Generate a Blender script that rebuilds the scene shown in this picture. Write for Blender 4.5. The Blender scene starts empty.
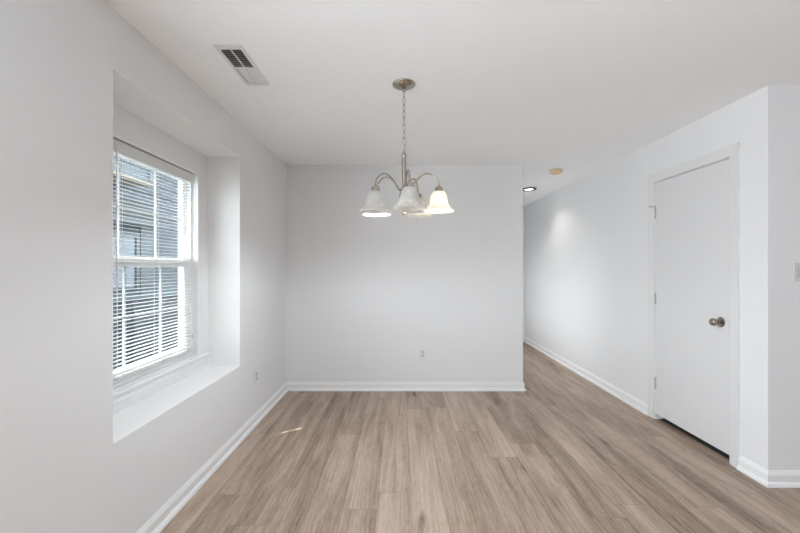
import bpy, bmesh, math, random
from mathutils import Vector, Matrix

random.seed(7)
scn = bpy.context.scene
COL = scn.collection

# ------------------------------------------------------------------ camera, light, exposure
H_EYE = 1.327
cam_d = bpy.data.cameras.new('camera')
cam = bpy.data.objects.new('camera', cam_d); COL.objects.link(cam)
cam.location = (0, 0, H_EYE); cam.rotation_euler = (math.pi/2, 0, 0)
cam_d.sensor_width = 36; cam_d.lens = 36*384/800; cam_d.shift_y = 1.3/800
cam_d.clip_start = .02
scn.camera = cam

world = bpy.data.worlds.new('sky'); scn.world = world; world.use_nodes = True
wn = world.node_tree.nodes; wl = world.node_tree.links
bgn = wn['Background']
bgn.inputs['Color'].default_value = (.89, .95, 1.0, 1)
bgn.inputs['Strength'].default_value = 5.5

def add_light(name, kind, loc, direction=None, **kw):
    d = bpy.data.lights.new(name, kind)
    for k, v in kw.items(): setattr(d, k, v)
    o = bpy.data.objects.new(name, d); COL.objects.link(o); o.location = loc
    if direction: o.rotation_euler = Vector(direction).to_track_quat('-Z', 'Y').to_euler()
    return o

SUN_DIR = (.85*.42, .53*.42, -.90)
add_light('sun', 'SUN', (-6, -2, 9), SUN_DIR, energy=10, angle=.009, color=(1, .95, .88))
# added fill light in an unseen side window behind the camera
add_light('side_fill_light', 'AREA', (-1.42, -.35, 1.4), (1, .0, .16), energy=58, shape='RECTANGLE', size=1.5, size_y=1.4, color=(.83, .915, 1))

# added fill light for the hall, set before its closed left wall
add_light('hall_fill_light', 'AREA', (1.34, 5.5, 1.2), (1, 0, .15), energy=11, shape='RECTANGLE', size=2.2, size_y=2.1, color=(.92, .965, 1))

vs = scn.view_settings
vs.view_transform = 'Standard'; vs.look = 'None'; vs.exposure = 0.48; vs.gamma = 1; vs.use_curve_mapping = False
scn.display_settings.display_device = 'sRGB'
scn.cycles.diffuse_bounces = 8; scn.cycles.max_bounces = 14; scn.cycles.transparent_max_bounces = 24

# ------------------------------------------------------------------ materials
def lin(r, g, b):
    f = lambda c: (c/255/12.92) if c/255 <= .04045 else ((c/255+.055)/1.055)**2.4
    return (f(r), f(g), f(b), 1)

class NT:
    def __init__(s, name):
        s.m = bpy.data.materials.new(name); s.m.use_nodes = True
        s.n = s.m.node_tree.nodes; s.l = s.m.node_tree.links
        s.b = s.n['Principled BSDF']; s.o = s.n['Material Output']
    def new(s, t, **kw):
        n = s.n.new(t)
        for k, v in kw.items(): setattr(n, k, v)
        return n
    def link(s, a, b): s.l.new(a, b)
    def math(s, op, a, b=None, c=None):
        n = s.n.new('ShaderNodeMath'); n.operation = op
        for i, v in enumerate((a, b, c)):
            if v is None: continue
            if isinstance(v, (int, float)): n.inputs[i].default_value = v
            else: s.l.new(v, n.inputs[i])
        return n.outputs[0]
    def mix(s, fac, a, b, mode='MIX'):
        n = s.n.new('ShaderNodeMix'); n.data_type = 'RGBA'; n.blend_type = mode
        for i, v in ((0, fac), (6, a), (7, b)):
            if isinstance(v, (int, float)): n.inputs[i].default_value = v
            elif isinstance(v, tuple): n.inputs[i].default_value = v
            else: s.l.new(v, n.inputs[i])
        return n.outputs[2]
    def ramp(s, fac, stops):
        n = s.n.new('ShaderNodeValToRGB'); e = n.color_ramp.elements
        while len(e) < len(stops): e.new(.5)
        for el, (p, c) in zip(e, stops):
            el.position = p; el.color = c if isinstance(c, tuple) else (c, c, c, 1)
        s.l.new(fac, n.inputs[0]); return n.outputs[0]

def paint(name, col, rough=.55, bump=.0, scale=60, spec=.35, vary=.03):
    t = NT(name)
    tc = t.new('ShaderNodeTexCoord')
    nz = t.new('ShaderNodeTexNoise'); nz.inputs['Scale'].default_value = scale; nz.inputs['Detail'].default_value = 3
    t.link(tc.outputs['Object'], nz.inputs['Vector'])
    lo = tuple(c*(1-vary) for c in col[:3])+(1,)
    hi = tuple(min(1, c*(1+vary)) for c in col[:3])+(1,)
    t.link(t.mix(nz.outputs['Fac'], lo, hi), t.b.inputs['Base Color'])
    t.b.inputs['Roughness'].default_value = rough; t.b.inputs['Specular IOR Level'].default_value = spec
    if bump:
        bp = t.new('ShaderNodeBump'); bp.inputs['Strength'].default_value = bump; bp.inputs['Distance'].default_value = .002
        t.link(nz.outputs['Fac'], bp.inputs['Height']); t.link(bp.outputs['Normal'], t.b.inputs['Normal'])
    return t.m

def metal(name, col, rough):
    t = NT(name)
    tc = t.new('ShaderNodeTexCoord'); nz = t.new('ShaderNodeTexNoise'); nz.inputs['Scale'].default_value = 180
    t.link(tc.outputs['Object'], nz.inputs['Vector'])
    t.b.inputs['Base Color'].default_value = col; t.b.inputs['Metallic'].default_value = 1
    t.link(t.math('MULTIPLY_ADD', nz.outputs['Fac'], .12, rough-.06), t.b.inputs['Roughness'])
    return t.m

def emit(name, col, strength):
    t = NT(name)
    t.b.inputs['Base Color'].default_value = (.9, .9, .9, 1)
    t.b.inputs['Emission Color'].default_value = col; t.b.inputs['Emission Strength'].default_value = strength
    return t.m

M = {}
M['wall'] = paint('wall_paint', (.797, .804, .812, 1), .6, .05, 220, .25, .008)
M['ceiling'] = paint('ceiling_paint', (.945, .955, .965, 1), .8, .06, 160, .15, .008)
M['trim'] = paint('trim_paint', (.84, .845, .85, 1), .38, 0, 30, .4, .01)
M['gloss'] = paint('gloss_white_paint', (.90, .90, .90, 1), .22, 0, 30, .6, .005)
M['liner'] = paint('brightened_recess_paint', (.90, .90, .90, 1), .4, .02, 160, .4, .006)  # whiter than the wall paint, to put the recess brightness into the colour
M['door'] = paint('door_paint', (.725, .727, .73, 1), .42, .02, 120, .4, .01)
M['casing'] = paint('casing_paint', (.745, .75, .75, 1), .45, 0, 30, .35, .01)
M['muntin'] = paint('shaded_muntin_vinyl', (.40, .42, .44, 1), .4, 0, 30, .4, .01)  # greyer than the frame vinyl: shade on the bars put into the colour
M['vinyl'] = paint('window_vinyl', (.86, .86, .86, 1), .35, 0, 30, .4, .01)
M['slat'] = paint('blind_slat_enamel', (.70, .70, .70, 1), .4, 0, 30, .4, .01)
M['cord'] = paint('blind_cord', (.78, .78, .77, 1), .8, 0, 200, .2, .05)
M['plate'] = paint('white_plastic', (.78, .78, .78, 1), .35, 0, 30, .4, .01)
M['swplate'] = paint('switch_plate_plastic', (.66, .66, .65, 1), .4, 0, 30, .4, .01)
M['greyplastic'] = paint('grey_plastic', (.56, .56, .56, 1), .4, 0, 30, .4, .02)
M['slot'] = paint('socket_slot', (.30, .30, .30, 1), .7)
M['duct'] = paint('duct_interior', (.30, .30, .305, 1), .7)
M['register'] = paint('register_enamel', (.74, .74, .74, 1), .4)
M['louvre'] = paint('register_louvre_enamel', (.78, .78, .78, 1), .45)
M['nickel'] = metal('brushed_nickel', (.42, .38, .33, 1), .24)
M['nickel2'] = metal('satin_nickel_knob', (.34, .29, .24, 1), .26)
M['hinge'] = metal('hinge_steel', (.50, .50, .49, 1), .42)
M['bronze'] = metal('downlight_ring_metal', (.20, .13, .09, 1), .45)
M['aged'] = paint('aged_detector_plastic', lin(226, 202, 158), .5, 0, 40, .35, .05)
M['agedbase'] = paint('detector_base_plastic', lin(200, 190, 170), .5, 0, 40, .35, .03)
M['rubber'] = paint('rubber_tip', (.30, .30, .30, 1), .7)
M['dark'] = paint('painted_shade', (.06, .055, .05, 1), .9)  # near-black colour in place of shade in the closet and door gap
M['warm_bulb'] = emit('lit_warm_bulb', (1, .66, .36, 1), 5.5)
M['cool_bulb'] = emit('lit_white_bulb', (1, .98, .95, 1), 7)
M['off_bulb'] = paint('unlit_frosted_bulb', (.85, .85, .83, 1), .5)
M['downlight'] = emit('lit_downlight_lens', (1, .90, .76, 1), 5)

def glass_mat():
    t = NT('window_glass'); t.n.remove(t.b)
    tr = t.new('ShaderNodeBsdfTransparent'); tr.inputs['Color'].default_value = (.94, .97, .97, 1)
    gl = t.new('ShaderNodeBsdfGlossy'); gl.inputs['Roughness'].default_value = .01
    lw = t.new('ShaderNodeLayerWeight'); lw.inputs['Blend'].default_value = .5
    fac = t.math('MULTIPLY_ADD', t.math('POWER', lw.outputs['Facing'], 5.0), .9, .03)
    mx = t.new('ShaderNodeMixShader')
    t.link(fac, mx.inputs[0]); t.link(tr.outputs[0], mx.inputs[1]); t.link(gl.outputs[0], mx.inputs[2])
    t.link(mx.outputs[0], t.o.inputs['Surface']); return t.m
M['glass'] = glass_mat()

def shade_mat():
    t = NT('alabaster_glass')
    tc = t.new('ShaderNodeTexCoord'); nz = t.new('ShaderNodeTexNoise')
    nz.inputs['Scale'].default_value = 16; nz.inputs['Detail'].default_value = 4; nz.inputs['Distortion'].default_value = 2.5
    t.link(tc.outputs['Object'], nz.inputs['Vector'])
    c = t.ramp(nz.outputs['Fac'], [(.35, (.78, .775, .755, 1)), (.65, (.88, .875, .855, 1))])
    t.link(c, t.b.inputs['Base Color']); t.b.inputs['Roughness'].default_value = .25
    tl = t.new('ShaderNodeBsdfTranslucent'); t.link(c, tl.inputs['Color'])
    mx = t.new('ShaderNodeMixShader'); mx.inputs[0].default_value = .6
    t.link(t.b.outputs[0], mx.inputs[1]); t.link(tl.outputs[0], mx.inputs[2])
    t.link(mx.outputs[0], t.o.inputs['Surface']); return t.m
M['shade'] = shade_mat()

def floor_mat():
    t = NT('oak_plank_floor')
    uv = t.new('ShaderNodeUVMap'); uv.uv_map = 'plank'
    sp = t.new('ShaderNodeSeparateXYZ'); t.link(uv.outputs[0], sp.inputs[0])
    at = t.new('ShaderNodeAttribute'); at.attribute_name = 'plank_rnd'
    sr = t.new('ShaderNodeSeparateColor'); t.link(at.outputs['Color'], sr.inputs[0])
    r, g, b = sr.outputs
    geo = t.new('ShaderNodeNewGeometry'); gp = t.new('ShaderNodeSeparateXYZ'); t.link(geo.outputs['Position'], gp.inputs[0])
    def coords(sx, sy):
        c = t.new('ShaderNodeCombineXYZ')
        t.link(t.math('MULTIPLY_ADD', r, 37.0, t.math('MULTIPLY', gp.outputs[0], sx)), c.inputs[0])
        t.link(t.math('MULTIPLY_ADD', g, 53.0, t.math('MULTIPLY', gp.outputs[1], sy)), c.inputs[1])
        t.link(t.math('MULTIPLY', b, 29.0), c.inputs[2]); return c.outputs[0]
    def noise(v, scale, det, dist=0, rough=.5):
        n = t.new('ShaderNodeTexNoise'); n.inputs['Scale'].default_value = scale; n.inputs['Detail'].default_value = det
        n.inputs['Distortion'].default_value = dist; n.inputs['Roughness'].default_value = rough
        t.link(v, n.inputs['Vector']); return n.outputs['Fac']
    broad = noise(coords(8, .75), 1.0, 4, 1.2)            # wide heart / sap streaks
    mid = noise(coords(30, 6.5), 1.0, 5, 1.2, .62)
    fine = noise(coords(115, 17), 1.0, 5, .5, .7)
    wv = t.new('ShaderNodeTexWave'); wv.wave_type = 'BANDS'; wv.bands_direction = 'X'
    wv.inputs['Scale'].default_value = 5.5; wv.inputs['Distortion'].default_value = 7; wv.inputs['Detail'].default_value = 3
    wv.inputs['Detail Scale'].default_value = .7
    t.link(coords(2.3, .42), wv.inputs['Vector'])
    s = t.math('MULTIPLY_ADD', broad, .56, .07)
    s = t.math('MULTIPLY_ADD', mid, .20, s)
    s = t.math('MULTIPLY_ADD', fine, .32, s)
    s = t.math('MULTIPLY_ADD', wv.outputs['Fac'], .045, s)
    rings = t.math('MULTIPLY_ADD', t.math('SINE', t.math('MULTIPLY', noise(coords(5.5, .42), 1.0, 2, .3), 60.0)), .5, .5)
    s = t.math('MULTIPLY_ADD', rings, .05, t.math('SUBTRACT', s, .02))
    s = t.math('MULTIPLY_ADD', t.math('SUBTRACT', b, .5), .15, s)
    col = t.ramp(s, [(.41, lin(106, 88, 75)), (.54, lin(147, 127, 111)), (.68, lin(174, 154, 137)), (.86, lin(197, 179, 163))])
    # knots: sparse dark ovals elongated along the plank
    vo = t.new('ShaderNodeTexVoronoi'); vo.inputs['Scale'].default_value = 1.0; vo.inputs['Randomness'].default_value = 1
    wob = noise(coords(14, 6), 1.0, 2)
    t.link(coords(6.0, 1.6), vo.inputs['Vector'])
    dk = t.math('MULTIPLY_ADD', wob, .30, vo.outputs['Distance'])
    sepc = t.new('ShaderNodeSeparateColor'); t.link(vo.outputs['Color'], sepc.inputs[0])
    gate = t.math('GREATER_THAN', sepc.outputs[0], .55)
    kn = t.math('MULTIPLY', gate, t.ramp(dk, [(.19, 1.0), (.225, .7), (.30, 0.0)]))
    col = t.mix(t.math('MULTIPLY', kn, .72), col, lin(74, 58, 50))
    # hairline seams between planks
    w = .19
    e1 = t.math('MINIMUM', sp.outputs[0], t.math('SUBTRACT', w, sp.outputs[0]))
    seam = t.math('LESS_THAN', e1, .0014)
    e2 = t.math('LESS_THAN', sp.outputs[1], .0022)
    col = t.mix(t.math('MULTIPLY', t.math('MAXIMUM', seam, e2), .6), col, lin(92, 74, 64))
    t.link(col, t.b.inputs['Base Color'])
    t.link(t.math('MULTIPLY_ADD', fine, .12, .42), t.b.inputs['Roughness'])
    t.b.inputs['Specular IOR Level'].default_value = .35
    bp = t.new('ShaderNodeBump'); bp.inputs['Strength'].default_value = .12; bp.inputs['Distance'].default_value = .001
    t.link(fine, bp.inputs['Height']); t.link(bp.outputs['Normal'], t.b.inputs['Normal'])
    return t.m
M['floor'] = floor_mat()

def shingle_mat():
    t = NT('asphalt_shingle')
    tc = t.new('ShaderNodeTexCoord'); nz = t.new('ShaderNodeTexNoise'); nz.inputs['Scale'].default_value = 14; nz.inputs['Detail'].default_value = 5
    t.link(tc.outputs['Object'], nz.inputs['Vector'])
    wv = t.new('ShaderNodeTexWave'); wv.bands_direction = 'Z'; wv.inputs['Scale'].default_value = 3.2; wv.wave_profile = 'SAW'
    t.link(tc.outputs['Object'], wv.inputs['Vector'])
    c = t.ramp(nz.outputs['Fac'], [(.35, lin(14, 17, 21)), (.65, lin(26, 31, 36))])
    t.link(t.mix(t.math('MULTIPLY', wv.outputs['Fac'], .4), c, lin(10, 12, 15)), t.b.inputs['Base Color'])
    t.b.inputs['Roughness'].default_value = .9; return t.m
M['shingle'] = shingle_mat()
M['siding'] = paint('blue_grey_siding', lin(34, 45, 56), .6, .1, 20, .3, .05)
M['palesiding'] = paint('pale_siding', lin(66, 73, 79), .6, .1, 20, .3, .04)
M['exttrim'] = paint('house_trim', lin(60, 68, 74), .5, 0, 20, .3, .03)
M['soffit'] = paint('beige_soffit', lin(112, 104, 90), .6, 0, 20, .3, .04)
M['darkglass'] = paint('house_window_glass', lin(44, 60, 74), .1, 0, 4, .5, .1)
M['fence'] = paint('slate_fence_boards', lin(20, 30, 40), .7, .2, 25, .3, .18)
M['fencetop'] = paint('pale_fence_rail', lin(58, 67, 73), .6, 0, 25, .3, .05)
M['ground'] = paint('side_yard_gravel', lin(150, 152, 150), .95, .4, 40, .2, .25)

# ------------------------------------------------------------------ mesh helpers
class MB:
    def __init__(s): s.bm = bmesh.new()
    def box(s, x0, x1, y0, y1, z0, z1, mat=None, bevel=0):
        vs_ = [s.bm.verts.new((x, y, z)) for x in (x0, x1) for y in (y0, y1) for z in (z0, z1)]
        fs = [s.bm.faces.new([vs_[i] for i in q]) for q in ((0,1,3,2), (4,6,7,5), (0,4,5,1), (2,3,7,6), (0,2,6,4), (1,5,7,3))]
        if bevel:
            es = {e for f in fs for e in f.edges}
            bmesh.ops.bevel(s.bm, geom=list(es), offset=bevel, segments=2, affect='EDGES', profile=.5)
        return s
    def prism(s, pts, axis_vec):
        """closed polygon (3-D points) extruded by a vector"""
        a = [s.bm.verts.new(p) for p in pts]
        b = [s.bm.verts.new(Vector(p)+Vector(axis_vec)) for p in pts]
        n = len(a)
        s.bm.faces.new(a); s.bm.faces.new(b[::-1])
        for i in range(n): s.bm.faces.new((a[i], b[i], b[(i+1) % n], a[(i+1) % n]))
        return s
    def lathe(s, prof, c=(0, 0, 0), seg=40, axis='Z', close=False):
        rings = []
        for r, h in prof:
            ring = []
            if r < 1e-6:
                ring = [s.bm.verts.new(s._ax(0, 0, h, c, axis))]
            else:
                for k in range(seg):
                    a = 2*math.pi*k/seg
                    ring.append(s.bm.verts.new(s._ax(r*math.cos(a), r*math.sin(a), h, c, axis)))
            rings.append(ring)
        pairs = list(zip(rings, rings[1:]))
        if close: pairs.append((rings[-1], rings[0]))
        for A, B in pairs:
            for k in range(seg):
                k2 = (k+1) % seg
                if len(A) == 1 and len(B) == 1: continue
                if len(A) == 1: s.bm.faces.new((A[0], B[k], B[k2]))
                elif len(B) == 1: s.bm.faces.new((A[k], B[0], A[k2]))
                else: s.bm.faces.new((A[k], B[k], B[k2], A[k2]))
        return s
    def _ax(s, u, v, h, c, axis):
        if axis == 'Z': return (c[0]+u, c[1]+v, c[2]+h)
        if axis == 'X': return (c[0]+h, c[1]+u, c[2]+v)
        return (c[0]+u, c[1]+h, c[2]+v)
    def tube(s, pts, r, seg=10, closed=False):
        pts = [Vector(p) for p in pts]; n = len(pts); rings = []
        rr = r if isinstance(r, (list, tuple)) else [r]*n
        up = None
        for i, p in enumerate(pts):
            if closed: t = pts[(i+1) % n]-pts[i-1]
            else: t = pts[min(i+1, n-1)]-pts[max(i-1, 0)]
            t.normalize()
            if up is None: up = t.orthogonal().normalized()
            up = (up-t*up.dot(t)).normalized(); sd = t.cross(up)
            rings.append([s.bm.verts.new(p+(up*math.cos(2*math.pi*k/seg)+sd*math.sin(2*math.pi*k/seg))*rr[i]) for k in range(seg)])
        for i in range(n if closed else n-1):
            A, B = rings[i], rings[(i+1) % n]
            for k in range(seg): s.bm.faces.new((A[k], A[(k+1) % seg], B[(k+1) % seg], B[k]))
        if not closed: s.bm.faces.new(rings[0][::-1]); s.bm.faces.new(rings[-1])
        return s
    def sweep(s, path, prof):
        """profile (d, z) swept along an XY polyline, d measured to the LEFT of travel, mitred corners"""
        P = [Vector((p[0], p[1])) for p in path]; n = len(P); rings = []
        for i in range(n):
            d0 = (P[i]-P[i-1]).normalized() if i > 0 else (P[1]-P[0]).normalized()
            d1 = (P[i+1]-P[i]).normalized() if i < n-1 else d0
            n0 = Vector((-d0.y, d0.x)); n1 = Vector((-d1.y, d1.x))
            m = (n0+n1).normalized(); m = m/max(.2, m.dot(n0))
            rings.append([s.bm.verts.new((P[i].x+m.x*d, P[i].y+m.y*d, z)) for d, z in prof])
        k = len(prof)
        for A, B in zip(rings, rings[1:]):
            for j in range(k): s.bm.faces.new((A[j], A[(j+1) % k], B[(j+1) % k], B[j]))
        s.bm.faces.new(rings[0]); s.bm.faces.new(rings[-1][::-1]); return s
    def build(s, name, mat, parent=None, smooth=False, angle=40):
        bmesh.ops.recalc_face_normals(s.bm, faces=s.bm.faces[:])
        me = bpy.data.meshes.new(name); s.bm.to_mesh(me); s.bm.free()
        me.materials.append(mat)
        if smooth:
            for p in me.polygons: p.use_smooth = True
            me.set_sharp_from_angle(angle=math.radians(angle))
        o = bpy.data.objects.new(name, me); COL.objects.link(o)
        if parent:
            o.parent = parent
            # vertices were given in world space: keep them there
            root = parent
            off = Vector((0, 0, 0))
            while root: off += root.location; root = root.parent
            me.transform(Matrix.Translation(-off))
        return o

def tag(o, label, cat, group=None, kind=None):
    o['label'] = label; o['category'] = cat
    if group: o['group'] = group
    if kind: o['kind'] = kind
    return o
def empty(name, loc, label, cat, group=None, kind=None):
    o = bpy.data.objects.new(name, None); COL.objects.link(o); o.location = loc; o.empty_display_size = .1
    return tag(o, label, cat, group, kind)
def struct(name, mb, mat, label, cat, **kw):
    return tag(mb.build(name, mat, **kw), label, cat, kind='structure')

# ------------------------------------------------------------------ room shell

HC = 2.438                      # ceiling height
XL, YB, XR, YS = -1.228, 4.15, 2.2406, 2.338
XE, YR, YEND, XW = 4.5, -3.5, 6.92, 1.329   # far right, rear, hall end, hall-side end of back wall
RY0, RY1, RZ0, RZ1 = 1.640, 2.947, .570, 2.181       # window recess
XI, XO = -1.473, -1.60                               # board behind the recess, outside face
OY0, OY1, OZ0, OZ1 = 1.92, 2.786, .70, 2.00          # window opening
SY0, SY1, SZ0, SZ1 = -1.1, .4, .7, 2.1             # opening for the added side window

# floor: every plank a face with its own tone attribute
def build_floor():
    bm = bmesh.new(); uvl = bm.loops.layers.uv.new('plank'); ca = bm.loops.layers.float_color.new('plank_rnd')
    W = .19; rnd = random.Random(41)
    joints = {-1: 2.266, 3: 2.69, 4: 2.90}
    k0 = math.floor((XL-.3-.063)/W); k1 = math.ceil((XE+.1-.063)/W)
    for k in range(k0, k1):
        x0 = .063+k*W; x1 = x0+W; L = 1.83
        y = (joints[k]-L*5) if k in joints else YR-.2-rnd.random()*L
        while y < YEND+.15:
            ya, yb = max(y, YR-.15), min(y+L, YEND+.15)
            if yb > ya+.001:
                c = (rnd.random(), rnd.random(), rnd.random(), 1)
                top = [bm.verts.new(p) for p in ((x0, ya, 0), (x1, ya, 0), (x1, yb, 0), (x0, yb, 0))]
                bot = [bm.verts.new((p.co.x, p.co.y, -.02)) for p in top]
                fs = [bm.faces.new(top), bm.faces.new(bot[::-1])]
                for i in range(4): fs.append(bm.faces.new((top[i], bot[i], bot[(i+1) % 4], top[(i+1) % 4])))
                for f in fs:
                    for lp in f.loops:
                        lp[uvl].uv = (lp.vert.co.x-x0, lp.vert.co.y-y); lp[ca] = c
            y += L
    me = bpy.data.meshes.new('floor'); bm.to_mesh(me); bm.free()
    me.materials.append(M['floor'])
    o = bpy.data.objects.new('floor', me); COL.objects.link(o)
    return o
tag(build_floor(), 'grey-brown oak plank floor running from the camera into the hall', 'floor', kind='structure')

# ceiling with a cut-out for the air register
VX0, VX1, VY0, VY1 = -.915, -.806, 1.936, 2.31
m = MB(); zt = HC+.16
m.box(XO, VX0, YR-.15, YEND+.15, HC, zt); m.box(VX1, XE+.12, YR-.15, YEND+.15, HC, zt)
m.box(VX0, VX1, YR-.15, VY0, HC, zt); m.box(VX0, VX1, VY1, YEND+.15, HC, zt)
struct('ceiling', m, M['ceiling'], 'flat white painted ceiling over the whole room and hall', 'ceiling')

# left wall: inner skin with the deep recess, outer skin with the window opening
m = MB()
def holed(m, xa, xb, ya, yb, za, zb, holes):
    """wall slab x in [xa, xb] with rectangular holes (y0, y1, z0, z1), holes sorted in y"""
    y = ya
    for (h0, h1, z0, z1) in holes:
        m.box(xa, xb, y, h0, za, zb); m.box(xa, xb, h0, h1, za, z0); m.box(xa, xb, h0, h1, z1, zb); y = h1
    m.box(xa, xb, y, yb, za, zb)
holed(m, XI, XL, YR-.15, YEND+.15, -.02, HC, [(SY0, SY1, SZ0, SZ1), (RY0, RY1, RZ0, RZ1)])
holed(m, XO, XI, YR-.15, YEND+.15, -.02, HC, [(SY0, SY1, SZ0, SZ1), (OY0, OY1, OZ0, OZ1)])
struct('wall_left', m, M['wall'], 'white left wall with the deep window recess', 'wall')

struct('wall_back', MB().box(XL, XW, YB, YB+.12, -.02, HC), M['wall'], 'plain white wall facing the camera behind the pendant light', 'wall')
struct('wall_hall_left', MB().box(XW-.12, XW, YB+.12, YEND, -.02, HC), M['wall'], 'left wall of the hall hidden behind the plain back wall', 'wall')
struct('wall_hall_end', MB().box(XL, XE, YEND, YEND+.12, -.02, HC), M['wall'], 'white wall closing the far end of the hall', 'wall')
# right wall with the closet-door opening
DY0, DY1, DZ1 = 2.611, 3.361, 2.070    # door slab
JT = .018
m = MB(); hy0, hy1, hz1 = DY0-.007-JT, DY1+.004+JT, DZ1+.006+JT
m.box(XR, XR+.115, YS, hy0, -.02, HC); m.box(XR, XR+.115, hy1, YEND, -.02, HC); m.box(XR, XR+.115, hy0, hy1, hz1, HC)
struct('wall_right', m, M['wall'], 'white wall on the right holding the closed door and running into the hall', 'wall')
struct('wall_stub', MB().box(XR+.115, XE, YS, YS+.115, -.02, HC), M['wall'], 'short white wall facing the camera at the right edge with the light switch', 'wall')
struct('wall_closet', MB().box(XR+.75, XR+.80, YS+.115, YEND, -.02, HC), M['dark'], 'closet wall behind the closed white door, near-black in place of shade', 'wall')  # shade inside the closet put into the wall colour
struct('wall_far_right', MB().box(XE, XE+.12, YR-.15, YEND+.12, -.02, HC), M['wall'], 'white right side wall of the room behind the camera', 'wall')
struct('wall_rear', MB().box(XL, XE, YR-.12, YR, -.02, HC), M['wall'], 'white wall behind the camera', 'wall')

# baseboards
BP = [(0, .001), (.026, .001), (.026, .008), (.0245, .015), (.020, .022), (.014, .027), (.0105, .028), (.0105, .034), (.013, .064), (.0135, .068), (.011, .074), (.006, .086), (.0035, .094), (0, .095)]
def base(name, path, label):
    struct(name, MB().sweep(path, BP), M['trim'], label, 'baseboard', smooth=True, angle=30)
base('baseboard_left', [(XL, YB), (XL, YR)], 'white baseboard along the left wall under the window')
base('baseboard_back', [(XW, YEND), (XW, YB), (XL, YB)], 'white baseboard across the plain back wall, turning into the hall')
CW = .072                                # casing width
cy0, cy1, cz1 = DY0-.010-CW, DY1+.010+CW, DZ1+.010+CW
base('baseboard_hall', [(XR, cy1+.001), (XR, YEND)], 'white baseboard along the hall wall beyond the door')
base('baseboard_corner', [(XE, YS), (XR, YS), (XR, cy0-.001)], 'white baseboard wrapping the corner right of the door')

# ------------------------------------------------------------------ window with casing, stool, two sashes
win = empty('window_1', (XI, 2.353, OZ0), 'white double-hung window with divided panes set in the deep left recess', 'window', kind='structure')
m = MB(); bw = .016
x0, x1 = XI, XI+.008
m.box(x0, x1, OY0-bw, OY0, OZ0, OZ1+bw); m.box(x0, x1, OY1, OY1+bw, OZ0, OZ1+bw); m.box(x0, x1, OY0, OY1, OZ1, OZ1+bw)
m.build('casing_bead', M['trim'], win)
m = MB(); m.box(XI-.033, XI+.040, 1.70, 2.925, .672, .694, bevel=.006)
m.build('stool', M['trim'], win, smooth=True)
m = MB(); m.box(XI, XI+.010, 1.72, 2.905, .625, .672, bevel=.002)
m.build('stool_moulding', M['trim'], win)
MB().box(XI+.0005, XL+.0005, RY0+.0005, RY1-.0005, RZ0-.001, RZ0+.003).build('recess_sill', M['gloss'], win)
m = MB(); t_ = .003
m.box(XI+.0005, XL+.0005, RY1-t_, RY1+.0, RZ0+.003, RZ1-t_); m.box(XI+.0005, XL+.0005, RY0, RY0+t_, RZ0+.003, RZ1-t_)
m.box(XI+.0005, XL+.0005, RY0, RY1, RZ1-t_, RZ1)
m.build('brightening_lining', M['liner'], win)  # white boards added to brighten the recess
m = MB(); fx0, fx1, ft = -1.598, -1.508, .020
m.box(fx0, fx1, OY0, OY0+ft, OZ0, OZ1); m.box(fx0, fx1, OY1-ft, OY1, OZ0, OZ1)
m.box(fx0, fx1, OY0+ft, OY1-ft, OZ1-ft, OZ1); m.box(fx0, fx1, OY0+ft, OY1-ft, OZ0-.006, OZ0+.022)
m.box(-1.5435, -1.5395, OY1-ft-.012, OY1-ft, OZ0+.022, OZ1-ft); m.box(-1.5435, -1.5395, OY0+ft, OY0+ft+.012, OZ0+.022, OZ1-ft)
m.build('window_frame', M['vinyl'], win)
def sash(name, xa, xb, z0, z1, gy0, gy1, bot, top, zm):
    y0, y1 = OY0+ft+.001, OY1-ft-.001
    m = MB()
    m.box(xa, xb, y0, gy0, z0, z1); m.box(xa, xb, gy1, y1, z0, z1)
    m.box(xa, xb, gy0, gy1, z0, z0+bot); m.box(xa, xb, gy0, gy1, z1-top, z1)
    s_ = m.build(name, M['vinyl'], win)
    xm = (xa+xb)/2
    MB().box(xm-.002, xm+.002, gy0-.004, gy1+.004, z0+bot-.004, z1-top+.004).build('glass_pane', M['glass'], s_)
    m = MB()
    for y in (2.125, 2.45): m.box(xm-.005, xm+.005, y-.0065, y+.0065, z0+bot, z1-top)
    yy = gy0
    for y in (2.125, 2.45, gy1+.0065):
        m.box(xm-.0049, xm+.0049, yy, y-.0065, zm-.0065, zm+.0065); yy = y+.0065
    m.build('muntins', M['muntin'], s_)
    return s_
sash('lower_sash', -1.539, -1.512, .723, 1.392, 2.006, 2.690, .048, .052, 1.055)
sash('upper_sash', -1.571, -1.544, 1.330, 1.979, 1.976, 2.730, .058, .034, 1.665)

# ------------------------------------------------------------------ mini blind
BXc = -1.492; by0, by1 = OY0+.045, OY1-.045
bl = empty('window_blind', (BXc, 2.353, 1.995), 'white open mini blind hanging inside the left window opening', 'blind')
m = MB(); m.box(BXc-.018, BXc+.016, by0, by1, 1.955, 1.994, bevel=.002); m.build('headrail', M['slat'], bl)
m = MB(); m.box(BXc+.0165, BXc+.0195, by0-.003, by1+.003, 1.929, 1.991, bevel=.001); m.build('valance', M['slat'], bl)
m = MB(); pitch = .0208; z = .752; tilt = math.radians(-4); hw = .0108
while z < 1.945:
    prof = []
    for i in range(5):
        u = -hw+2*hw*i/4; c = .0016*(1-(u/hw)**2)
        prof.append((u, c))
    up = [(BXc+u*math.cos(tilt)-c*math.sin(tilt), by0, z+u*math.sin(tilt)+c) for u, c in prof]
    dn = [(x, y, zz-.0007) for x, y, zz in up][::-1]
    m.prism(up+dn, (0, by1-by0, 0)); z += pitch
m.build('slats', M['slat'], bl)
m = MB(); m.box(BXc-.012, BXc+.012, by0, by1, .727, .742, bevel=.002); m.build('bottom_rail', M['slat'], bl)
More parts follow.
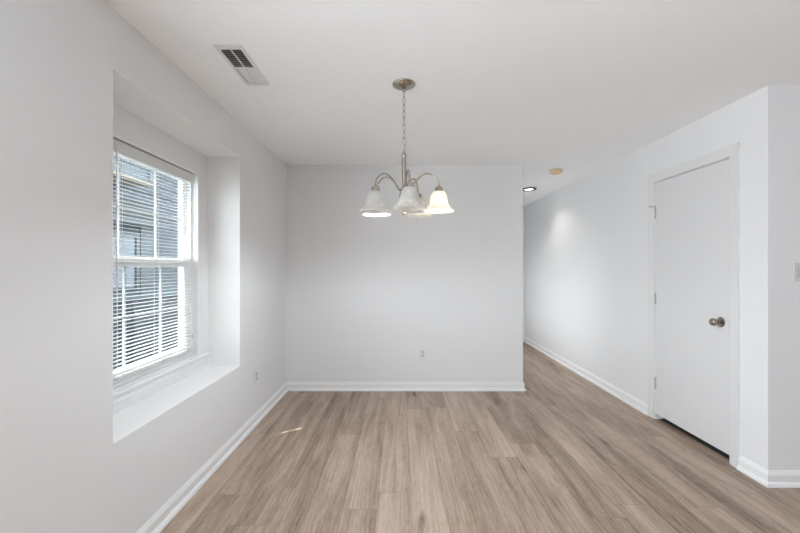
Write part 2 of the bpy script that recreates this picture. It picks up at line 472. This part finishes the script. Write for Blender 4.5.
for y in (2.045, 2.353, 2.662):
    m = MB()
    m.tube([(BXc+.0135, y, 1.955), (BXc+.0135, y, .741)], .0009, 6); m.tube([(BXc-.0135, y, 1.955), (BXc-.0135, y, .741)], .0009, 6)
    m.build('ladder_cord', M['cord'], bl)
lc = MB().tube([(BXc+.0235, 2.715, 1.960), (BXc+.0235, 2.715, .86)], .0013, 6).build('lift_cord', M['cord'], bl)
MB().lathe([(0, 0), (.004, -.002), (.0075, -.03), (.007, -.036), (0, -.036)], (BXc+.0235, 2.715, .86), 12).build('tassel', M['greyplastic'], lc, smooth=True)
MB().tube([(BXc+.025, 1.99, 1.96), (BXc+.027, 1.985, 1.2)], .0035, 6).build('tilt_wand', M['slat'], bl)

# unseen side window added behind the camera for fill light (frame only)
w2 = empty('added_window_2', (XL, -.35, SZ0), 'white framed side window added unseen behind the camera on the left wall for fill light', 'window', kind='structure')
m = MB(); a, b_ = -1.60, -1.54
m.box(a, b_, SY0, SY0+.05, SZ0, SZ1); m.box(a, b_, SY1-.05, SY1, SZ0, SZ1); m.box(a, b_, SY0+.05, SY1-.05, SZ0, SZ0+.05)
m.box(a, b_, SY0+.05, SY1-.05, SZ1-.05, SZ1); m.build('window_frame', M['vinyl'], w2)

# ------------------------------------------------------------------ door on the right wall
dr = empty('door_1', (XR, (DY0+DY1)/2, 0), 'closed flat white door with a round metal knob on the right wall', 'door', kind='structure')
SB = .052                                 # gap under the slab
m = MB(); m.box(XR-.001, XR+.034, DY0, DY1, SB, DZ1, bevel=.0015); m.build('door_panel', M['door'], dr)
m = MB()
m.box(XR, XR+.115, DY0-.007-JT, DY0-.007, 0.001, DZ1+.006+JT); m.box(XR, XR+.115, DY1+.004, DY1+.004+JT, 0.001, DZ1+.006+JT)
m.box(XR, XR+.115, DY0-.007, DY1+.004, DZ1+.006, DZ1+.006+JT)
m.box(XR+.037, XR+.050, DY0-.007, DY0+.008, .001, DZ1+.006); m.box(XR+.037, XR+.050, DY1-.008, DY1+.004, .001, DZ1+.006)
m.box(XR+.037, XR+.050, DY0+.008, DY1-.008, DZ1-.006, DZ1+.006)
m.build('jamb', M['trim'], dr)
# mitred casing with a stepped profile
def casing():
    m = MB()
    prof = [(0, 0), (0, -.009), (.006, -.0115), (.050, -.015), (.058, -.017), (CW, -.017), (CW, 0)]   # (outward from opening, X offset)
    i0, i1, iz = DY0-.010, DY1+.010, DZ1+.010
    rings = []
    for (y, z, sy, sz) in ((i0, .001, -1, 0), (i0, iz, -1, 1), (i1, iz, 1, 1), (i1, .001, 1, 0)):
        rings.append([m.bm.verts.new((XR+dx, y+sy*o, z+sz*o)) for o, dx in prof])
    k = len(prof)
    for A, B in zip(rings, rings[1:]):
        for j in range(k): m.bm.faces.new((A[j], A[(j+1) % k], B[(j+1) % k], B[j]))
    m.bm.faces.new(rings[0]); m.bm.faces.new(rings[-1][::-1])
    return m
casing().build('casing', M['casing'], dr)
yk = DY1+.003
for zc in (1.807, 1.058, .319):
    m = MB(); m.lathe([(0, -.052), (.004, -.051), (.0065, -.048), (.0065, .048), (.004, .051), (0, .052)], (XR-.006, yk, zc), 12)
    m.box(XR-.003, XR-.0005, yk-.007, yk+.006, zc-.044, zc+.044)
    h = m.build('hinge', M['hinge'], dr, smooth=True)
    if zc > 1.7:
        s_ = MB().tube([(XR-.006, yk, zc+.052), (XR-.006, yk, zc+.060), (XR-.016, yk+.004, zc+.060), (XR-.045, yk+.028, zc+.056)], .004, 8)
        s_.lathe([(0, 0), (.009, 0), (.009, .008), (0, .008)], (XR-.006, yk, zc+.052), 10)
        s_.build('hinge_stop', M['hinge'], h, smooth=True)
yh, zh = 2.680, .949
hd = MB().lathe([(0, -.006), (.012, -.0075), (.026, -.0065), (.0345, -.003), (.0355, 0), (0, 0)], (XR-.001, yh, zh), 32, axis='X').build('door_handle', M['nickel2'], dr, smooth=True)
MB().lathe([(0, 0), (.013, 0), (.0105, -.012), (.0105, -.022), (0, -.022)], (XR-.007, yh, zh), 20, axis='X').build('neck', M['nickel2'], hd, smooth=True)
MB().lathe([(0, -.018), (.011, -.019), (.017, -.024), (.0235, -.034), (.0265, -.046), (.0255, -.056), (.021, -.062), (.012, -.0645), (.004, -.0635), (0, -.0635)], (XR-.007, yh, zh), 28, axis='X').build('knob', M['nickel2'], hd, smooth=True)
MB().box(XR+.034, XR+.115, DY0-.007, DY1+.004, .0005, .006).build('gap_shade_strip', M['dark'], dr)  # dark strip painted in for the shade under the door
MB().box(XR-.003, XR+.010, DY0-.0060, DY0-.0006, zh-.04, zh+.03).build('latch_plate', M['hinge'], dr)

# ------------------------------------------------------------------ chandelier
CX, CY = .024, 2.320
ch = empty('chandelier', (CX, CY, HC), 'five-arm brushed nickel chandelier with frosted bell shades hanging from the ceiling on a chain', 'chandelier')
MB().lathe([(0, -.0005), (.069, -.0005), (.070, -.004), (.068, -.008), (.058, -.016), (.040, -.024), (.020, -.029), (.010, -.033), (.009, -.045), (0, -.047)], (CX, CY, HC), 48).build('canopy', M['nickel'], ch, smooth=True)
m = MB(); ztop, zbot = 2.396, 2.030; nl = 9; step = (ztop-zbot)/nl; hl = step/2+.0035; wd = .0085
for i in range(nl):
    zc = ztop-step*(i+.5); pts = []
    rot = math.radians(35 if i % 2 else 125)
    for k in range(20):
        a = 2*math.pi*k/20; ca, sa = math.cos(a), math.sin(a)
        u = wd*math.copysign(abs(ca)**.8, ca); w = hl*sa
        pts.append((CX+u*math.cos(rot), CY+u*math.sin(rot), zc+w))
    m.tube(pts, .0017, 8, closed=True)
chn = m.build('chain', M['nickel'], ch, smooth=True)
wire = [(CX+.004*math.sin(i*1.35), CY+.004*math.cos(i*1.35), ztop-(ztop-zbot)*i/24) for i in range(25)]
MB().tube(wire, .0015, 6).build('wire', M['cord'], chn, smooth=True)
MB().lathe([(0, 2.034), (.005, 2.033), (.006, 2.026), (.009, 2.020), (.0145, 2.012), (.0155, 2.004), (.012, 1.996), (.0125, 1.985), (.0135, 1.90), (.0115, 1.83), (.013, 1.815), (.019, 1.805),
            (.021, 1.79), (.030, 1.775), (.032, 1.755), (.026, 1.735), (.014, 1.72), (.010, 1.70), (0, 1.70)], (CX, CY, 0), 32).build('stem', M['nickel'], ch, smooth=True)
MB().lathe([(0, 1.70), (.008, 1.699), (.006, 1.685), (.010, 1.674), (.0125, 1.664), (.009, 1.652), (.005, 1.648), (0, 1.646)], (CX, CY, 0), 20).build('finial', M['nickel'], ch, smooth=True)
RA = .21
arms = [(-82, None, -.012), (-6, 'warm_bulb', 0), (63, None, 0), (145, 'cool_bulb', 0), (219, None, -.020)]
for ang, lit, dz in arms:
    ZS = 1.790+dz
    a = math.radians(ang); dx, dy = math.cos(a), math.sin(a)
    ctrl = [(.020, 1.800), (.036, 1.801), (.056, 1.826), (.079, 1.856), (.105, 1.880), (.135, 1.893), (.165, 1.888), (.190, 1.869), (.205, 1.845), (.210, 1.815)]
    # Catmull-Rom smoothing of the arch
    P = [Vector((CX+dx*r, CY+dy*r, z+dz*min(1, r/.1))) for r, z in ctrl]; Q = [P[0]]+P+[P[-1]]; pts = []
    for i in range(1, len(Q)-2):
        for k in range(4):
            t = k/4; p0, p1, p2, p3 = Q[i-1:i+3]
            pts.append(.5*((2*p1)+(p2-p0)*t+(2*p0-5*p1+4*p2-p3)*t*t+(3*p1-p0-3*p2+p3)*t**3))
    pts.append(P[-1])
    arm = MB().tube(pts, .0052, 10).build('arm', M['nickel'], ch, smooth=True)
    sx, sy = CX+dx*RA, CY+dy*RA
    MB().lathe([(0, ZS+.028), (.009, ZS+.027), (.012, ZS+.022), (.020, ZS+.019), (.0235, ZS+.012), (.0235, ZS-.004), (.026, ZS-.006), (.026, ZS-.010), (.0, ZS-.010)], (sx, sy, 0), 28).build('socket_cup', M['nickel'], arm, smooth=True)
    op = [(.022, 0), (.033, -.004), (.042, -.014), (.0475, -.030), (.0500, -.048), (.0530, -.066), (.0590, -.082), (.0685, -.096), (.0800, -.106), (.0880, -.112), (.0890, -.116), (.0865, -.119)]
    ip = [(r-.003, z-.002 if i else -.004) for i, (r, z) in enumerate(op[:-2])]
    prof = [(r, ZS-.006+z) for r, z in op]+[(r, ZS-.006+z) for r, z in ip[::-1]]
    sh = MB().lathe(prof, (sx, sy, 0), 44, close=True).build('glass_shade', M['shade'], ch, smooth=True, angle=60)
    MB().lathe([(0, ZS-.011), (.012, ZS-.012), (.013, ZS-.030), (.022, ZS-.046), (.027, ZS-.062), (.026, ZS-.076), (.018, ZS-.089), (0, ZS-.094)], (sx, sy, 0), 20).build('bulb', M[lit or 'off_bulb'], sh, smooth=True)

    if lit:
        pl = add_light('bulb_light', 'POINT', (0, 0, 0), energy=2.2 if lit == 'warm_bulb' else 28, shadow_soft_size=.02, color=(1, .86, .68) if lit == 'warm_bulb' else (.86, .935, 1))
        pl.parent = ch; pl.location = (sx-CX, sy-CY, ZS-(.20 if lit == 'warm_bulb' else .102)-HC)

# ------------------------------------------------------------------ air register in the ceiling
rg = empty('ceiling_register', (-.8605, 2.12, HC), 'white rectangular air vent with louvres in the ceiling near the left wall', 'air vent')
X0, X1, Y0, Y1 = -.931, -.790, 1.912, 2.327
m = MB(); za, zb = HC-.006, HC-.0003
m.box(X0, VX0+.002, Y0, Y1, za, zb, bevel=.002); m.box(VX1-.002, X1, Y0, Y1, za, zb, bevel=.002)
m.box(VX0+.002, VX1-.002, Y0, VY0+.010, za, zb); m.box(VX0+.002, VX1-.002, VY1-.006, Y1, za, zb)
ym = 2.130; m.box(VX0+.002, VX1-.002, ym-.008, ym+.008, za, zb)
m.build('frame', M['register'], rg)
m = MB(); e = .001
m.box(VX0+e, VX0+.003, VY0+e, VY1-e, HC, HC+.15); m.box(VX1-.003, VX1-e, VY0+e, VY1-e, HC, HC+.15)
m.box(VX0+.003, VX1-.003, VY0+e, VY0+.003, HC, HC+.15); m.box(VX0+.003, VX1-.003, VY1-.003, VY1-e, HC, HC+.15)
m.box(VX0+e, VX1-e, VY0+e, VY1-e, HC+.15, HC+.155)
m.build('duct_boot', M['duct'], rg)
def louvres(ya, yb, n, ang, name):
    m = MB(); a = math.radians(ang)
    for i in range(n):
        y = ya+(yb-ya)*(i+.5)/n; zc = HC+.004
        d = Vector((0, math.cos(a), math.sin(a)))*.0095; nrm = Vector((0, -math.sin(a), math.cos(a)))*.0005
        c = Vector((VX0+.004, y, zc))
        m.prism([c-d-nrm, c+d-nrm, c+d+nrm, c-d+nrm], (VX1-VX0-.008, 0, 0))
    xm = (VX0+VX1)/2; m.box(xm-.0025, xm+.0025, ya, yb, HC-.004, HC+.004)
    return m.build(name, M['louvre'], rg)
louvres(VY0+.010, ym-.008, 9, 32, 'near_louvres')
louvres(ym+.008, VY1-.006, 9, -32, 'far_louvres')

# ------------------------------------------------------------------ recessed light and smoke detector in the hall ceiling
dl = empty('recessed_light', (1.81, 5.39, HC), 'round lit downlight in the hall ceiling beyond the back wall', 'ceiling light')
MB().lathe([(.056, -.001), (.098, -.001), (.103, -.006), (.100, -.016), (.084, -.021), (.060, -.012)], (1.81, 5.39, HC), 40, close=True).build('trim_ring', M['bronze'], dl, smooth=True)
MB().lathe([(0, -.002), (.058, -.002), (.058, -.010), (.04, -.013), (0, -.014)], (1.81, 5.39, HC), 40).build('lens', M['downlight'], dl, smooth=True)
sp = add_light('downlight_beam', 'SPOT', (1.81, 5.39, HC-.03), (.0, -.10, -1), energy=9, spot_size=math.radians(125), spot_blend=.55, shadow_soft_size=.05, color=(1, .93, .84))
sp.parent = dl; sp.location = (0, 0, -.03)

sd = empty('smoke_detector', (1.77, 4.36, HC), 'small yellowed round smoke detector on the ceiling at the mouth of the hall', 'smoke detector')
MB().lathe([(0, -.0005), (.072, -.0005), (.073, -.008), (.070, -.010), (0, -.010)], (1.77, 4.36, HC), 36).build('mounting_base', M['agedbase'], sd, smooth=True)
MB().lathe([(0, -.011), (.066, -.011), (.067, -.016), (.064, -.034), (.055, -.041), (0, -.043)], (1.77, 4.36, HC), 36).build('cover', M['aged'], sd, smooth=True)

# ------------------------------------------------------------------ wall outlets and switch
def rr_prism(m, c, ex, ez, hw, hh, r, depth_vec, seg=5):
    """rounded rectangle in the plane of ex/ez extruded by depth_vec"""
    pts = []
    for (sx, sz, a0) in ((1, 1, 0), (-1, 1, 90), (-1, -1, 180), (1, -1, 270)):
        for k in range(seg+1):
            a = math.radians(a0+90*k/seg)
            pts.append(Vector(c)+Vector(ex)*(sx*(hw-r)+r*math.cos(a))+Vector(ez)*(sz*(hh-r)+r*math.sin(a)))
    m.prism(pts, depth_vec); return m
def outlet(loc, ex, out, label):
    o = empty('wall_outlet', loc, label, 'outlet', group='duplex wall outlets')
    L, E, N, Z = Vector(loc), Vector(ex), Vector(out), Vector((0, 0, 1))
    rr_prism(MB(), L+N*.0003, E, Z, .035, .0575, .004, N*.005).build('cover_plate', M['plate'], o)
    for s in (1, -1):
        c = L+Z*(.0195*s)+N*.0053
        r_ = rr_prism(MB(), c, E, Z, .0165, .0142, .0095, N*.003).build('receptacle', M['greyplastic'], o)
        m = MB()
        for dx, hh in ((-.0062, .0042), (.0062, .0035)): rr_prism(m, c+E*dx+Z*.003+N*.003, E, Z, .0012, hh, .0004, N*.0004)
        rr_prism(m, c-Z*.0075+N*.003, E, Z, .0026, .0026, .002, N*.0004)
        m.build('slots', M['slot'], r_)
    rr_prism(MB(), L+N*.0053, E, Z, .003, .003, .0028, N*.0012).build('screw', M['hinge'], o)
outlet((.243, YB, .400), (1, 0, 0), (0, -1, 0), 'white duplex outlet low on the plain back wall under the chandelier')
outlet((XL, 3.275, .404), (0, 1, 0), (1, 0, 0), 'white duplex outlet low on the left wall beyond the window recess')

SXc, SZc = 2.428, 1.300
sw = empty('light_switch', (SXc, YS, SZc), 'grey-white toggle light switch plate on the short wall at the right edge', 'light switch')
rr_prism(MB(), (SXc, YS-.0003, SZc), (1, 0, 0), (0, 0, 1), .035, .0575, .004, (0, -.006, 0)).build('cover_plate', M['swplate'], sw)
rr_prism(MB(), (SXc, YS-.0064, SZc), (1, 0, 0), (0, 0, 1), .0165, .033, .002, (0, -.003, 0)).build('rocker', M['greyplastic'], sw)
for s in (1, -1): rr_prism(MB(), (SXc, YS-.0064, SZc+.048*s), (1, 0, 0), (0, 0, 1), .003, .003, .0028, (0, -.001, 0)).build('screw', M['hinge'], sw)
for zc, lab in ((2.276, 'small grey metal clip high on the short right wall near the ceiling'),
                (1.463, 'small grey metal clip just above the light switch'),
                (.652, 'small grey metal clip low on the short right wall between switch and baseboard')):
    o = rr_prism(MB(), (2.452, YS-.0003, zc), (1, 0, 0), (0, 0, 1), .017, .015, .004, (0, -.005, 0)).build('wall_clip', M['greyplastic'])
    tag(o, lab, 'wall clip', group='grey clips on the short right wall')

# ------------------------------------------------------------------ outside: neighbouring house, fence, ground
GZ = -.6
struct('ground', MB().box(-9, XO-.001, -6, 16, GZ-.1, GZ), M['ground'], 'grey gravel side yard between the two houses', 'ground')
hs = empty('house', (-4.45, 6, GZ), 'blue-grey lap-sided house next door seen through the window blind', 'house')
def lap_wall(m, x, y0, y1, z0, z1, ex=.19, t=.016):
    z = z0
    while z < z1-.01:
        zt_ = min(z+ex, z1)
        m.prism([(x-.1, y0, z), (x+t, y0, z), (x+.002, y0, zt_), (x-.1, y0, zt_)], (0, y1-y0, 0)); z += ex
    return m
lap_wall(MB(), -4.45, 2.8, 15, GZ, 3.42).build('siding', M['siding'], hs)
bp = lap_wall(MB(), -3.60, 3.0, 5.44, GZ, 1.90); bp.box(-4.36, -3.70, 3.0, 5.44, GZ, 1.90)
bp.build('bay', M['siding'], hs)
MB().box(-3.62, -3.575, 5.30, 5.56, GZ, 1.90).box(-4.35, -3.62, 5.44, 5.56, GZ, 1.90).build('corner_trim', M['exttrim'], hs)
MB().box(-4.40, -3.45, 2.85, 5.70, 1.90, 1.925).build('bay_soffit', M['exttrim'], hs)
MB().box(-3.47, -3.44, 2.85, 5.71, 1.925, 2.0).box(-4.43, -3.47, 5.68, 5.71, 1.925, 2.0).build('fascia', M['exttrim'], hs)
m = MB(); A = [m.bm.verts.new(p) for p in ((-3.42, 2.8, 1.99), (-3.42, 5.73, 1.99), (-4.43, 5.73, 1.99), (-4.43, 2.8, 1.99), (-4.43, 3.5, 2.74), (-4.43, 4.96, 2.74))]
for q in ((0, 1, 5, 4), (1, 2, 5), (3, 0, 4), (0, 3, 2, 1), (2, 3, 4, 5)): m.bm.faces.new([A[i] for i in q])
m.build('bay_roof', M['shingle'], hs)
up = lap_wall(MB(), -4.00, 2.8, 6.10, 2.68, 3.42); up.box(-4.36, -4.10, 2.8, 6.10, 2.68, 3.42)
up.build('upper_storey', M['palesiding'], hs)
MB().box(-4.43, -3.975, 2.8, 6.20, 2.64, 2.68).build('upper_soffit', M['soffit'], hs)
MB().box(-4.02, -3.975, 6.10, 6.20, 2.68, 3.42).box(-4.40, -4.02, 6.10, 6.20, 2.68, 3.42).build('upper_corner_trim', M['exttrim'], hs)
m = MB(); wy0, wy1, wz0, wz1 = 4.15, 5.26, .95, 1.80
for q in ((wy0, wy1, wz0, wz0+.07), (wy0, wy1, wz1-.07, wz1), (wy0, wy0+.07, wz0+.07, wz1-.07), (wy1-.07, wy1, wz0+.07, wz1-.07), ((wy0+wy1)/2-.02, (wy0+wy1)/2+.02, wz0+.07, wz1-.07)):
    m.box(-3.59, -3.56, *q)
wf = m.build('window_frame', M['exttrim'], hs)
MB().box(-3.59, -3.575, wy0+.07, (wy0+wy1)/2-.02, wz0+.07, wz1-.07).box(-3.59, -3.575, (wy0+wy1)/2+.02, wy1-.07, wz0+.07, wz1-.07).build('pane', M['darkglass'], wf)

fc = empty('fence', (-2.95, 4.5, GZ), 'slate-blue board fence between the houses below the window view', 'fence')
m = MB(); y = 2.6
while y < 8:
    m.box(-2.97, -2.95, y, y+.135, GZ+.02, .97); y += .145
m.build('boards', M['fence'], fc)
MB().box(-2.99, -2.93, 2.6, 8.0, .97, 1.02).build('top_rail', M['fencetop'], fc)
for y in (2.75, 4.18, 5.4, 6.9): MB().box(-2.949, -2.86, y-.045, y+.045, GZ, .96).build('post', M['fence'], fc)
